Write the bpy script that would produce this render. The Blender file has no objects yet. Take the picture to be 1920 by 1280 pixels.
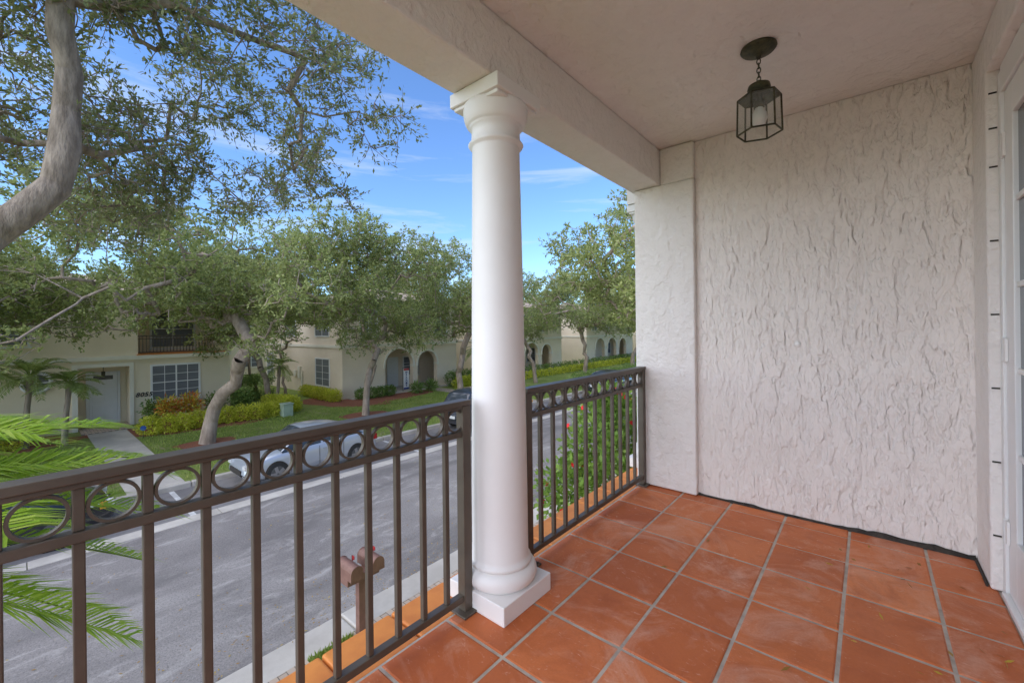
import bpy, math, random
import numpy as np
from mathutils import Vector, Matrix
random.seed(7)
R = np.random.default_rng(7)
scene = bpy.context.scene
COL = scene.collection

# ------------------------------------------------------------------ helpers
def link(o, parent=None):
    COL.objects.link(o)
    if parent is not None: o.parent = parent
    return o
def empty(name):
    e = bpy.data.objects.new(name, None); e.empty_display_size = .2
    return link(e)

class MB:
    def __init__(s): s.v=[]; s.f=[]; s.m=[]; s.s=[]
    def add(s, vs, fs, mi=0, sm=False):
        o=len(s.v); s.v += [tuple(v) for v in vs]
        for f in fs: s.f.append(tuple(i+o for i in f)); s.m.append(mi); s.s.append(sm)
    def box(s,x0,x1,y0,y1,z0,z1,mi=0):
        vs=[(x0,y0,z0),(x1,y0,z0),(x1,y1,z0),(x0,y1,z0),(x0,y0,z1),(x1,y0,z1),(x1,y1,z1),(x0,y1,z1)]
        s.add(vs,[(0,3,2,1),(4,5,6,7),(0,1,5,4),(1,2,6,5),(2,3,7,6),(3,0,4,7)],mi)
    def lathe(s,cx,cy,prof,n=32,mi=0,sm=True):
        vs=[];fs=[]
        for r,z in prof:
            for i in range(n):
                a=2*math.pi*i/n; vs.append((cx+r*math.cos(a),cy+r*math.sin(a),z))
        for k in range(len(prof)-1):
            for i in range(n):
                j=(i+1)%n; fs.append((k*n+i,k*n+j,(k+1)*n+j,(k+1)*n+i))
        s.add(vs,fs,mi,sm)
    def tube(s,pts,rad,n=8,mi=0,sm=True,caps=True):
        pts=[Vector(p) for p in pts]
        if not hasattr(rad,'__len__'): rad=[rad]*len(pts)
        vs=[];fs=[]; 
        for k,p in enumerate(pts):
            t=(pts[min(k+1,len(pts)-1)]-pts[max(k-1,0)]).normalized()
            u=t.cross(Vector((0,0,1)))
            if u.length<.05: u=t.cross(Vector((0,1,0)))
            u.normalize(); w=t.cross(u)
            for i in range(n):
                a=2*math.pi*i/n; vs.append(p+(u*math.cos(a)+w*math.sin(a))*rad[k])
        for k in range(len(pts)-1):
            for i in range(n):
                j=(i+1)%n; fs.append((k*n+i,k*n+j,(k+1)*n+j,(k+1)*n+i))
        if caps:
            fs.append(tuple(range(n))); fs.append(tuple((len(pts)-1)*n+i for i in range(n)))
        s.add(vs,fs,mi,sm)
    def loft(s,rings,mi=0,sm=True,closed=True,caps=False,mfun=None):
        n=len(rings[0]); vs=[p for r in rings for p in r]
        o=len(s.v); s.v += [tuple(v) for v in vs]
        m=n if closed else n-1
        for k in range(len(rings)-1):
            for i in range(m):
                j=(i+1)%n
                s.f.append((o+k*n+i,o+k*n+j,o+(k+1)*n+j,o+(k+1)*n+i))
                s.m.append(mfun(k,i) if mfun else mi); s.s.append(sm)
        if caps:
            s.f.append(tuple(o+i for i in range(n))); s.m.append(mi); s.s.append(False)
            s.f.append(tuple(o+(len(rings)-1)*n+i for i in range(n))); s.m.append(mi); s.s.append(False)
    def obj(s,name,mats,parent=None,bevel=0,seg=2,loc=None,rot=None):
        me=bpy.data.meshes.new(name); me.from_pydata(s.v,[],s.f); me.update()
        for m in mats: me.materials.append(m)
        me.polygons.foreach_set('material_index',s.m); me.polygons.foreach_set('use_smooth',s.s)
        o=bpy.data.objects.new(name,me); link(o,parent)
        if bevel:
            b=o.modifiers.new('b','BEVEL'); b.width=bevel; b.segments=seg; b.limit_method='ANGLE'; b.angle_limit=math.radians(40)
        if loc: o.location=loc
        if rot: o.rotation_euler=rot
        return o

def wallY(mb,x0,x1,segs,mi=0):
    for k,(ya,yb,za,zb,zt) in enumerate(segs):
        vs=[(x0,ya,za),(x1,ya,za),(x1,yb,zb),(x0,yb,zb),(x0,ya,zt),(x1,ya,zt),(x1,yb,zt),(x0,yb,zt)]
        mb.add(vs,[(0,3,2,1),(4,5,6,7),(1,2,6,5),(3,0,4,7)],mi)
        if k==0: mb.add(vs,[(0,1,5,4)],mi)
        else:
            pz=segs[k-1][3]
            if abs(pz-za)>1e-4:
                a,b=min(pz,za),max(pz,za); mb.add([(x0,ya,a),(x1,ya,a),(x1,ya,b),(x0,ya,b)],[(0,1,2,3)],mi)
        if k==len(segs)-1: mb.add(vs,[(2,3,7,6)],mi)
def arch(ya,yb,zs,zt,n=14):
    c=(ya+yb)/2; r=(yb-ya)/2; out=[]
    ys=[c-r*math.cos(math.pi*i/n) for i in range(n+1)]
    zf=lambda y: zs+math.sqrt(max(0,r*r-(y-c)**2))
    for i in range(n): out.append((ys[i],ys[i+1],zf(ys[i]),zf(ys[i+1]),zt))
    return out

# ------------------------------------------------------------------ materials
def nt(name):
    m=bpy.data.materials.new(name); m.use_nodes=True
    n=m.node_tree; b=n.nodes['Principled BSDF']; return m,n,b
def ramp(n,fac,stops):
    r=n.nodes.new('ShaderNodeValToRGB')
    e=r.color_ramp.elements
    while len(e)>len(stops): e.remove(e[-1])
    while len(e)<len(stops): e.new(.5)
    for el,(p,c) in zip(e,stops):
        el.position=p; el.color=(c[0],c[1],c[2],1) if hasattr(c,'__len__') else (c,c,c,1)
    if fac is not None: n.links.new(fac,r.inputs[0])
    return r.outputs[0]
def coords(n,scale=(1,1,1)):
    t=n.nodes.new('ShaderNodeTexCoord'); mp=n.nodes.new('ShaderNodeMapping')
    mp.inputs['Scale'].default_value=scale; n.links.new(t.outputs['Object'],mp.inputs[0]); return mp.outputs[0]
def noisen(n,vec,scale,detail=4,rough=.55,dist=0):
    t=n.nodes.new('ShaderNodeTexNoise'); t.inputs['Scale'].default_value=scale; t.inputs['Detail'].default_value=detail
    t.inputs['Roughness'].default_value=rough; t.inputs['Distortion'].default_value=dist
    n.links.new(vec,t.inputs['Vector']); return t.outputs[0]
def mixc(n,f,a,b,mode='MIX'):
    m=n.nodes.new('ShaderNodeMix'); m.data_type='RGBA'; m.blend_type=mode
    for s,v in ((m.inputs[0],f),(m.inputs[6],a),(m.inputs[7],b)):
        if hasattr(v,'is_linked') or hasattr(v,'links'): n.links.new(v,s)
        elif hasattr(v,'__len__'): s.default_value=(v[0],v[1],v[2],1)
        else: s.default_value=v
    return m.outputs[2]
def bumpn(n,b,h,strength,dist,prev=None):
    k=n.nodes.new('ShaderNodeBump'); k.inputs['Strength'].default_value=strength; k.inputs['Distance'].default_value=dist
    n.links.new(h,k.inputs['Height'])
    if prev is not None: n.links.new(prev,k.inputs['Normal'])
    n.links.new(k.outputs[0],b.inputs['Normal']); return k.outputs[0]
def pmat(name,c1,c2=None,scale=3,rough=.7,metal=0,bump=0,bscale=60,bdist=.01,stretch=(1,1,1),spec=.5,lo=.35,hi=.65):
    m,n,b=nt(name); c2=c2 or tuple(x*.85 for x in c1)
    v=coords(n,stretch); f=noisen(n,v,scale,6,.6)
    col=ramp(n,f,[(lo,c1),(hi,c2)]); n.links.new(col,b.inputs['Base Color'])
    b.inputs['Roughness'].default_value=rough; b.inputs['Metallic'].default_value=metal
    b.inputs['Specular IOR Level'].default_value=spec
    if bump: bumpn(n,b,noisen(n,v,bscale,4),bump,bdist)
    return m

def stucco(name,c1,c2,relief=.5,sx=(1,1,1),big=9,dist=.008,pit_shade=.12):
    m,n,b=nt(name); v=coords(n,sx)
    f=noisen(n,v,1.6,6,.6); fine=noisen(n,v,55,5,.65)
    c=ramp(n,f,[(.3,c1),(.7,c2)])
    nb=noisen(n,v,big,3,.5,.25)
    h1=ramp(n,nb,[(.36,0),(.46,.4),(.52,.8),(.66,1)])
    h2=ramp(n,noisen(n,v,big*2.3,3,.55,.2),[(.48,0),(.60,1)])
    var=ramp(n,noisen(n,coords(n,(1,1,.6)),1.4,3),[(.35,.5),(.65,1)])
    mh=n.nodes.new('ShaderNodeMath'); mh.operation='MULTIPLY'; n.links.new(h1,mh.inputs[0]); n.links.new(var,mh.inputs[1])
    c=mixc(n,ramp(n,fine,[(.35,.0),(.7,.10)]),c,tuple(x*.75 for x in c2))
    c=mixc(n,ramp(n,nb,[(.40,pit_shade),(.52,0)]),c,tuple(x*.72 for x in c2))  # shade painted into the pits, since bump alone is faint in soft light
    n.links.new(c,b.inputs['Base Color']); b.inputs['Roughness'].default_value=.75; b.inputs['Specular IOR Level'].default_value=.3
    p=bumpn(n,b,mh.outputs[0],relief,dist); p=bumpn(n,b,h2,relief*.6,dist*.45,p); bumpn(n,b,fine,relief*.4,.003,p)
    return m
M={}
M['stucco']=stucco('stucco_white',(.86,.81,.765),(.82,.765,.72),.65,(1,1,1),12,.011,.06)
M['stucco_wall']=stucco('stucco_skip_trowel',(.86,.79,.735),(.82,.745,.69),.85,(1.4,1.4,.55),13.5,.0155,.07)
M['white']=pmat('white_paint',(.85,.82,.79),(.82,.785,.755),4,.55,bump=.15,bscale=30,bdist=.004)
M['white_gloss']=pmat('white_gloss_paint',(.83,.82,.80),(.80,.79,.77),4,.35)
M['bronze']=pmat('bronze_rail_paint',(.115,.094,.070),(.088,.071,.054),9,.42,.1,bump=.1,bscale=160,bdist=.001)
M['bronze_dark']=pmat('aged_bronze',(.035,.035,.022),(.095,.09,.045),40,.55,.3,bump=.3,bscale=90,bdist=.002)
M['black']=pmat('dark_gap',(.02,.018,.015),(.06,.05,.04),30,.9)
M['grout']=pmat('grout',(.54,.47,.385),(.38,.32,.26),14,.95,bump=.5,bscale=120,bdist=.003)

def tile_mat():
    m,n,b=nt('terracotta_tile'); v=coords(n)
    g=n.nodes.new('ShaderNodeNewGeometry')
    base=ramp(n,g.outputs['Random Per Island'],[(0,(.46,.115,.037)),(.3,(.66,.195,.064)),(.55,(.52,.135,.041)),(.8,(.61,.172,.055)),(1,(.74,.245,.090))])
    blot=noisen(n,v,5,6,.65,.6)
    base=mixc(n,ramp(n,blot,[(.45,0),(.70,.65)]),base,(.40,.095,.03))
    haze=noisen(n,v,2.6,8,.7,1.0)
    base=mixc(n,ramp(n,haze,[(.49,0),(.57,.2),(.70,.55)]),base,(.80,.51,.38))
    fine=noisen(n,v,120,3)
    base=mixc(n,ramp(n,fine,[(.4,0),(.75,.2)]),base,(.36,.10,.04))
    scuff=noisen(n,coords(n,(1,2.2,1)),9,8,.75,2.5)
    base=mixc(n,ramp(n,scuff,[(.60,0),(.66,.35)]),base,(.85,.60,.48))
    n.links.new(base,b.inputs['Base Color'])
    n.links.new(ramp(n,haze,[(.35,.42),(.65,.7)]),b.inputs['Roughness'])
    b.inputs['Specular IOR Level'].default_value=.3
    p=bumpn(n,b,noisen(n,v,7,3),.25,.012); bumpn(n,b,fine,.15,.002,p)
    return m
M['tile']=tile_mat()
M['ledge']=pmat('orange_ledge_tile',(.82,.30,.06),(.68,.22,.045),6,.55,bump=.2,bscale=50,bdist=.003)

def asphalt():
    m,n,b=nt('asphalt'); v=coords(n)
    big=noisen(n,v,.35,6,.6,.5); fine=noisen(n,v,38,5,.75)
    c=ramp(n,big,[(.3,(.21,.188,.176)),(.55,(.29,.262,.243)),(.75,(.39,.356,.328))])
    c=mixc(n,ramp(n,fine,[(.3,.8),(.5,0)]),c,(.09,.082,.078))
    c=mixc(n,ramp(n,fine,[(.58,0),(.75,.7)]),c,(.58,.53,.49))
    v2=coords(n,(1.2,.5,1)); sc=noisen(n,v2,1.3,9,.72,2.0)
    c=mixc(n,ramp(n,sc,[(.53,0),(.68,.6)]),c,(.54,.50,.46))
    sc2=noisen(n,coords(n,(.9,.25,1)),.8,7,.65,.8)
    c=mixc(n,ramp(n,sc2,[(.50,0),(.64,.6)]),c,(.13,.118,.11))
    n.links.new(c,b.inputs['Base Color']); b.inputs['Roughness'].default_value=.85
    bumpn(n,b,fine,.6,.01); return m
M['asphalt']=asphalt()
M['asphalt_dark']=pmat('asphalt_sealed',(.17,.158,.155),(.26,.242,.235),1.2,.85,bump=.5,bscale=60,bdist=.008)
M['concrete']=pmat('concrete',(.62,.57,.50),(.46,.415,.36),1.3,.85,bump=.3,bscale=40,bdist=.005)
M['paint_line']=pmat('road_paint',(.75,.74,.72),(.5,.49,.47),8,.7)
def paver():
    m,n,b=nt('brick_paver'); v=coords(n)
    t=n.nodes.new('ShaderNodeTexBrick'); n.links.new(v,t.inputs[0])
    t.inputs['Color1'].default_value=(.60,.46,.34,1); t.inputs['Color2'].default_value=(.45,.34,.26,1); t.inputs['Mortar'].default_value=(.16,.13,.10,1)
    t.inputs['Scale'].default_value=1; t.inputs['Brick Width'].default_value=.2; t.inputs['Row Height'].default_value=.1; t.inputs['Mortar Size'].default_value=.006
    c=mixc(n,ramp(n,noisen(n,v,6,5),[(.4,0),(.7,.5)]),t.outputs[0],(.50,.44,.37))
    n.links.new(c,b.inputs['Base Color']); b.inputs['Roughness'].default_value=.85
    bumpn(n,b,t.outputs[1],-.4,.006); return m
M['paver']=paver()
def grass():
    m,n,b=nt('grass'); v=coords(n)
    c=ramp(n,noisen(n,v,.5,8,.65),[(.3,(.17,.25,.04)),(.5,(.27,.35,.065)),(.7,(.44,.45,.14))])
    c=mixc(n,ramp(n,noisen(n,v,55,4,.8),[(.35,.6),(.6,0)]),c,(.10,.15,.03))
    c=mixc(n,ramp(n,noisen(n,v,.9,6,.7,.8),[(.58,0),(.68,.65)]),c,(.42,.34,.20))
    n.links.new(c,b.inputs['Base Color']); b.inputs['Roughness'].default_value=.9; bumpn(n,b,noisen(n,v,45,4,.8),1,.04); return m
M['grass']=grass()
M['mulch']=pmat('mulch',(.38,.14,.07),(.21,.08,.05),22,.95,bump=1,bscale=45,bdist=.03)
M['cream']=pmat('cream_stucco',(.88,.76,.56),(.82,.70,.51),.8,.85,bump=.3,bscale=25,bdist=.01)
M['cream2']=pmat('peach_stucco',(.88,.75,.58),(.82,.69,.53),.8,.85,bump=.3,bscale=25,bdist=.01)
M['trim']=pmat('cream_trim',(.88,.83,.70),(.83,.77,.64),1.5,.75)
M['roof']=pmat('clay_roof_tile',(.50,.38,.28),(.42,.31,.23),3,.85,bump=.8,bscale=10,bdist=.05)
M['glass_dark']=pmat('window_glass',(.035,.045,.055),(.06,.07,.08),1,.06)
M['blind']=pmat('window_blind',(.12,.13,.15),(.20,.21,.23),2,.3,stretch=(.2,.2,18))
M['bark']=pmat('oak_bark',(.42,.33,.255),(.20,.15,.11),9,.9,bump=1,bscale=20,bdist=.02,stretch=(1.6,1.6,.5))
M['bark_far']=pmat('oak_bark_weathered',(.46,.36,.28),(.27,.205,.155),4,.9,bump=.7,bscale=12,bdist=.03,stretch=(1.6,1.6,.5))
def leafmat(name,cols,tr=.35,rough=.5,lump=.5,dk=.35):
    m,n,b=nt(name); g=n.nodes.new('ShaderNodeNewGeometry')
    k=len(cols); c=ramp(n,g.outputs['Random Per Island'],[(i/(k-1),cc) for i,cc in enumerate(cols)])
    v=coords(n); f=noisen(n,v,lump,1)
    c=mixc(n,ramp(n,f,[(.35,dk),(.6,0)]),c,tuple(x*.5 for x in cols[0]))
    n.links.new(c,b.inputs['Base Color']); b.inputs['Roughness'].default_value=rough; b.inputs['Specular IOR Level'].default_value=.35
    t=n.nodes.new('ShaderNodeBsdfTranslucent'); n.links.new(mixc(n,.4,c,(.32,.37,.09)),t.inputs[0])
    mx=n.nodes.new('ShaderNodeMixShader'); mx.inputs[0].default_value=tr
    n.links.new(b.outputs[0],mx.inputs[1]); n.links.new(t.outputs[0],mx.inputs[2])
    n.links.new(mx.outputs[0],n.nodes['Material Output'].inputs[0]); return m
M['leaf_oak']=leafmat('oak_leaves',[(.14,.16,.065),(.23,.255,.10),(.33,.35,.15),(.46,.455,.23)],.42)
M['leaf_far']=leafmat('oak_leaves_far',[(.18,.22,.075),(.30,.35,.115),(.43,.475,.16),(.57,.58,.25)],.42,lump=.35)
M['leaf_yel']=leafmat('golden_hedge_leaves',[(.50,.57,.04),(.78,.79,.07),(.90,.86,.15)],.35,lump=2)
M['leaf_green']=leafmat('shrub_leaves',[(.12,.21,.04),(.21,.33,.08),(.32,.44,.12)],.3,lump=2)
M['leaf_bright']=leafmat('hibiscus_leaves',[(.15,.29,.035),(.28,.45,.08),(.41,.56,.13)],.4,lump=2)
M['leaf_red']=leafmat('croton_leaves',[(.70,.10,.03),(.75,.40,.06),(.78,.68,.09),(.34,.46,.07)],.3,lump=2)
M['leaf_palm']=leafmat('palm_leaflets',[(.30,.50,.03),(.48,.68,.07),(.65,.78,.14)],.4,lump=3)
M['leaf_palm2']=leafmat('date_palm_leaflets',[(.24,.32,.07),(.37,.46,.13),(.54,.60,.20)],.35,lump=3)
M['petal']=pmat('hibiscus_petal',(.80,.02,.03),(.7,.01,.01),4,.5)
M['litter']=leafmat('leaf_litter',[(.60,.42,.05),(.38,.18,.04),(.22,.11,.03)],.15)
M['blade']=leafmat('grass_blades',[(.20,.31,.04),(.33,.44,.07),(.52,.55,.17)],.3,lump=1)

# ------------------------------------------------------------------ foliage helpers
def unit(a): return a/np.maximum(np.linalg.norm(a,axis=1,keepdims=True),1e-6)
def quadmesh(name,V,mat,parent=None):
    N=V.shape[0]; me=bpy.data.meshes.new(name)
    me.vertices.add(4*N); me.vertices.foreach_set('co',V.astype(np.float32).ravel())
    me.loops.add(4*N); me.loops.foreach_set('vertex_index',np.arange(4*N,dtype=np.int32))
    me.polygons.add(N); me.polygons.foreach_set('loop_start',np.arange(0,4*N,4,dtype=np.int32))
    me.update(calc_edges=True); me.materials.append(mat)
    return me
def leaves(P,D,L,W):
    N=len(P); D=unit(D); r=unit(R.normal(size=(N,3))); S=unit(np.cross(D,r))
    L=(L*R.uniform(.65,1.25,N))[:,None]; W=(W*R.uniform(.7,1.2,N))[:,None]
    V=np.empty((N,4,3)); V[:,0]=P; V[:,1]=P+D*L*.5+S*W*.5; V[:,2]=P+D*L; V[:,3]=P+D*L*.5-S*W*.5
    return V
def sprays(tips,k,m,slen,L,W,spread=.8):
    T=np.repeat(tips,k,axis=0); n=len(T)
    sd=unit(R.normal(size=(n,3))+np.array([0,0,.15])); sl=slen*R.uniform(.5,1.2,n)
    ends=T+sd*sl[:,None]+np.array([0,0,-1])*(sl[:,None]**2)*.25
    s=R.uniform(.1,1.05,(n,m))
    P=T[:,None,:]+(ends-T)[:,None,:]*s[:,:,None]
    P=P.reshape(-1,3)+R.normal(size=(n*m,3))*slen*.05
    D=np.repeat(sd,m,axis=0)+R.normal(size=(n*m,3))*spread
    return leaves(P,D,L,W),T,ends

def skeleton(trunk,limbs,tips,step=.35,jit=.08,ff=.55):
    pos=[np.array(trunk[0],float)]; par=[-1]
    for p in trunk[1:]:
        a=pos[-1]; b=np.array(p,float); k=max(1,int(np.linalg.norm(b-a)/step)); st=a
        for i in range(1,k+1):
            pos.append(st+(b-st)*i/k+(R.normal(size=3)*jit*.3 if i<k else 0)); par.append(len(pos)-2)
    top=pos[-1].copy(); first=max(0,int(len(pos)*ff))
    def attach(t,jit,bias):
        A=np.array(pos[first:]); d=np.linalg.norm(A-t,axis=1)+bias*np.maximum(0,A[:,2]-t[2])
        i=int(np.argmin(d))+first; a=pos[i]; dist=np.linalg.norm(t-a); k=max(2,int(dist/step)); prev=i
        for q in range(1,k+1):
            f=q/k; p=a+(t-a)*f; p=p+np.array([0,0,1])*math.sin(f*math.pi)*dist*.07+(R.normal(size=3)*jit*(1 if q<k else 0))
            pos.append(p); par.append(prev); prev=len(pos)-1
    for t in sorted([np.array(l,float) for l in limbs],key=lambda t:np.linalg.norm(t-top)): attach(t,jit*1.4,.3)
    for t in sorted(list(tips),key=lambda t:np.linalg.norm(t-top)): attach(t,jit*.6,.3)
    return np.array(pos),np.array(par)
def skel_mesh(mb,pos,par,rbase,rmin=.008,expo=2.1):
    n=len(pos); a=np.zeros(n)
    for i in range(n-1,0,-1):
        if a[i]==0: a[i]=1
        a[par[i]]+=a[i]
    r=np.maximum(rbase*(a/a[0])**(1/expo),rmin)
    h=pos[:,2]-pos[0,2]; r=r*(1+.5*np.exp(-np.maximum(h,0)/.25)*(np.linalg.norm(pos[:,:2]-pos[0,:2],axis=1)<.6))
    for i in range(1,n):
        p=par[i]; ns=12 if r[i]>.08 else (7 if r[i]>.025 else 4)
        a0=pos[p]; b0=pos[i]; t=b0-a0; L=np.linalg.norm(t)
        if L<1e-5: continue
        t=t/L; tp=t; ra=min(r[p],r[i]*1.2)
        if par[p]>=0 and r[i]>r[p]*.72:
            q=pos[p]-pos[par[p]]; lq=np.linalg.norm(q)
            if lq>1e-5 and np.dot(q/lq,t)>.5: tp=q/lq; ra=r[p]
        ref=np.array([.31,.12,.94]) if abs(t[2])<.8 else np.array([.95,.1,.2])
        rings=[]
        u0=np.cross(t,ref); u0/=np.linalg.norm(u0)
        for c,rr,tt in ((a0,ra,tp),(b0,r[i],t)):
            u=u0-tt*np.dot(u0,tt); u/=np.linalg.norm(u); w=np.cross(tt,u)
            rings.append([c+(u*math.cos(2*math.pi*k/ns)+w*math.sin(2*math.pi*k/ns))*rr for k in range(ns)])
        if r[i]>.03:
            c=b0+t*r[i]*.5; w=np.cross(t,u0); rings.append([c+(u0*math.cos(2*math.pi*k/ns)+w*math.sin(2*math.pi*k/ns))*r[i]*.8 for k in range(ns)])
        mb.loft(rings,0,True)
def blob_tips(blobs,dens,seed=None):
    out=[]
    for (x,y,z,r) in blobs:
        n=max(4,int(dens*r**2.4)); p=unit(R.normal(size=(n,3)))*(R.uniform(0.25,1,(n,1))**.6)*r
        p[:,2]*=.75; out.append(p+np.array([x,y,z]))
    return np.vstack(out)
def make_tree_meshes(tag,trunk,blobs,dens,rbase,k,m,slen,L,W,bark,leaf,twigs=False,rmin=.01,step=.4,jit=.09,ff=.55,expo=2.1):
    tips=blob_tips(blobs,dens); pos,par=skeleton(trunk,[b[:3] for b in blobs],tips,step,jit,ff)
    mb=MB(); skel_mesh(mb,pos,par,rbase,rmin,expo)
    V,T,E=sprays(tips,k,m,slen,L,W)
    if twigs:
        for a,b in zip(T,E): mb.tube([a,(a+b)/2+R.normal(size=3)*.015,b],[.005,.0035,.002],3,0,True,False)
    tmp=mb.obj(tag+'_wood',[bark]); wood=tmp.data; bpy.data.objects.remove(tmp)
    return wood,quadmesh(tag+'_leaves',V,leaf)
def place_tree(name,meshes,loc=(0,0,0),rz=0,sc=(1,1,1)):
    e=empty(name); e.location=loc; e.rotation_euler=(0,0,rz); e.scale=sc
    for nm,me in (('trunk_and_limbs',meshes[0]),('crown',meshes[1])): link(bpy.data.objects.new(nm,me),e)
    return e
def oak_blobs(rad,z0,z1,n,rb):
    out=[]
    for i in range(n):
        a=2.399*i+R.uniform(-.3,.3); q=math.sqrt((i+.6)/n)*.84; zc=(z0+z1)/2; hz=(z1-z0)/2
        z=zc+hz*R.uniform(-.85,.85)*math.sqrt(max(.12,1-q*q))
        out.append((rad*q*math.cos(a),rad*q*math.sin(a),z,rb*R.uniform(.55,1.25)))
    return out
def leafcloud(name,centers,radii,n,L,W,mat,parent=None,shell=.5,flat=False,petals=None):
    cs=[]
    for c,r in zip(centers,radii):
        d=unit(R.normal(size=(n,3))); q=R.uniform(shell,1.0,(n,1))
        if flat: d=np.sign(d)*np.abs(d)**.5; d/=np.max(np.abs(d),axis=1,keepdims=True)
        bump=1+.12*np.sin(d[:,:1]*7+c[0])*np.cos(d[:,1:2]*6+c[1])
        P=np.array(c)+d*q*bump*np.array(r); cs.append((P,d))
    P=np.vstack([a for a,b in cs]); D=np.vstack([b for a,b in cs])+R.normal(size=(len(P),3))*.7+np.array([0,0,.2])
    me=quadmesh(name,leaves(P,D,L,W),mat); return link(bpy.data.objects.new(name,me),parent)
def frond(mb,o,az,el,length,droop,nl=34,ll=.38,lw=.022,mi_stem=0,mi_leaf=1,vee=.4):
    o=Vector(o); d=Vector((math.cos(az)*math.cos(el),math.sin(az)*math.cos(el),math.sin(el)))
    P=lambda s:o+d*length*s+Vector((0,0,-droop*length*s*s))
    pts=[P(i/12) for i in range(13)]
    mb.tube(pts,[.014*(1-.8*i/12)+.002 for i in range(13)],5,mi_stem,True,False)
    for i in range(nl):
        s=.22+.78*i/nl; p=P(s); t=(P(min(1,s+.02))-P(s-.02)).normalized(); side=t.cross(Vector((0,0,1))).normalized(); up=side.cross(t)
        l=ll*math.sin(math.pi*(.15+.8*(s-.2)/.82))**.6*random.uniform(.85,1.1)
        for sg in (-1,1):
            dd=(t*.75+side*sg*.85+up*vee+Vector([random.uniform(-.12,.12) for _ in range(3)])).normalized()
            w=dd.cross(up).normalized()*lw*.5; m1=p+dd*l*.5+Vector((0,0,-l*.04)); e=p+dd*l+Vector((0,0,-l*.28))
            mb.add([p-w*.5,p+w*.5,m1+w,e,m1-w],[(0,1,2,4),(4,2,3)],mi_leaf)

# ------------------------------------------------------------------ BALCONY
H=1.22
XR=-1.345
YW=3.19
YB=-.65
mb=MB(); p=.318
xs=[-1.368+p*i for i in range(0,7)]
ys=[1.475+p*i for i in range(-10,7)]
g=.0065
for x in xs:
    for y in ys:
        x0,x1,y0,y1=x+g,min(x+p-g,.44),y+g,min(y+p-g,YW-.004)
        if x1-x0<.03 or y1-y0<.03: continue
        z=random.uniform(-.0012,.0012); c=.006; j=[random.uniform(-.0012,.0012) for _ in range(4)]
        vs=[(x0,y0,-.012),(x1,y0,-.012),(x1,y1,-.012),(x0,y1,-.012),
            (x0,y0,z-.003),(x1,y0,z-.003),(x1,y1,z-.003),(x0,y1,z-.003),
            (x0+c,y0+c,z+j[0]),(x1-c,y0+c,z+j[1]),(x1-c,y1-c,z+j[2]),(x0+c,y1-c,z+j[3])]
        mb.add(vs,[(0,1,5,4),(1,2,6,5),(2,3,7,6),(3,0,4,7),(4,5,9,8),(5,6,10,9),(6,7,11,10),(7,4,8,11),(8,9,10,11)],0)
fl=empty('balcony_floor')
mb.obj('terracotta_tiles',[M['tile']],fl)
mb=MB(); mb.box(-1.372,.50,-1.7,YW+.2,-.30,-.004); mb.obj('grout_bed',[M['grout']],fl)
mb=MB()
y=-1.7
while y<8.0:
    mb.box(-1.60,-1.374,y+.003,y+.300,-.05,-.010); y+=.304
mb.obj('ledge_cap_tiles',[M['ledge']],fl,bevel=.012,seg=3)
mb=MB(); mb.box(-1.57,-1.373,-1.7,8,-.34,-.052); mb.obj('ledge_fascia',[M['white']],fl)

home=empty('townhouse_with_balcony')
mb=MB()
mb.box(-1.44,3.2,YB,9,2.56,2.95)
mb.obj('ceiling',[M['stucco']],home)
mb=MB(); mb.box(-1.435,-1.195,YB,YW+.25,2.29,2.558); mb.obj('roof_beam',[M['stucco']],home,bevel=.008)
mb=MB(); mb.box(-1.9,3.5,YB-.1,9,2.952,4.2); mb.obj('roof_shade_block',[M['cream']],home)  # unseen roof block, added to shade the balcony
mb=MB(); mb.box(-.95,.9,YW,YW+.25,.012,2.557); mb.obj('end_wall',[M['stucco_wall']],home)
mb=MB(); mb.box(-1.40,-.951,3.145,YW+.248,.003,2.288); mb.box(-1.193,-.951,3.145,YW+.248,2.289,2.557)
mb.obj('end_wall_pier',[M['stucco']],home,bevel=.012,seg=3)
mb=MB(); xx=-.95; top=.02
while xx<.41:
    x2=min(.41,xx+random.uniform(.02,.06)); t2=max(.010,min(.034,top+random.uniform(-.009,.009)))
    mb.add([(xx,YW-.012,-.004),(x2,YW-.012,-.004),(x2,YW-.004,t2),(xx,YW-.004,top)],[(0,1,2,3)]); xx=x2; top=t2
mb.box(.404,.412,2.9,YW-.015,-.004,.016); mb.obj('dark_base_joint',[M['black']],home)
mb=MB(); mb.lathe(0,0,[(.019,0),(.017,.006),(.008,.011),(0,.012)],10); mb.obj('wall_patch',[M['white']],home,loc=(-.345,YW-.001,1.10),rot=(math.pi/2,0,0))
mb=MB()
YJ=2.876
mb.box(.415,.75,YJ,YW-.001,.002,2.557)
mb.box(.415,.75,YB,YJ-.001,2.36,2.557)
mb.box(.415,.75,YB,.2,.002,2.357)
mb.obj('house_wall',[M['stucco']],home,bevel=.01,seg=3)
mb=MB()
mb.box(.452,.52,YJ-.05,YJ-.002,.0,2.34); mb.box(.452,.52,.202,YJ-.05,2.24,2.358); 
mb.obj('door_frame',[M['white_gloss']],home,bevel=.004)
mb=MB(); mb.box(.60,3.2,-1.9,YW,-.3,-.007); mb.box(3.1,3.2,YB,YW,0,2.55); mb.box(.76,3.1,YW,YW+.2,0,2.55); mb.box(.76,3.1,YB-.1,YB-.01,0,2.55)
mb.obj('room_interior',[M['white']],home)
mb=MB(); mb.box(-1.3,3.5,-2,40,-3.1,-.345); mb.box(.76,3.5,9.01,40,-.34,3.2); mb.obj('lower_storey_wall',[M['cream']],home)
mb=MB()
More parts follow.
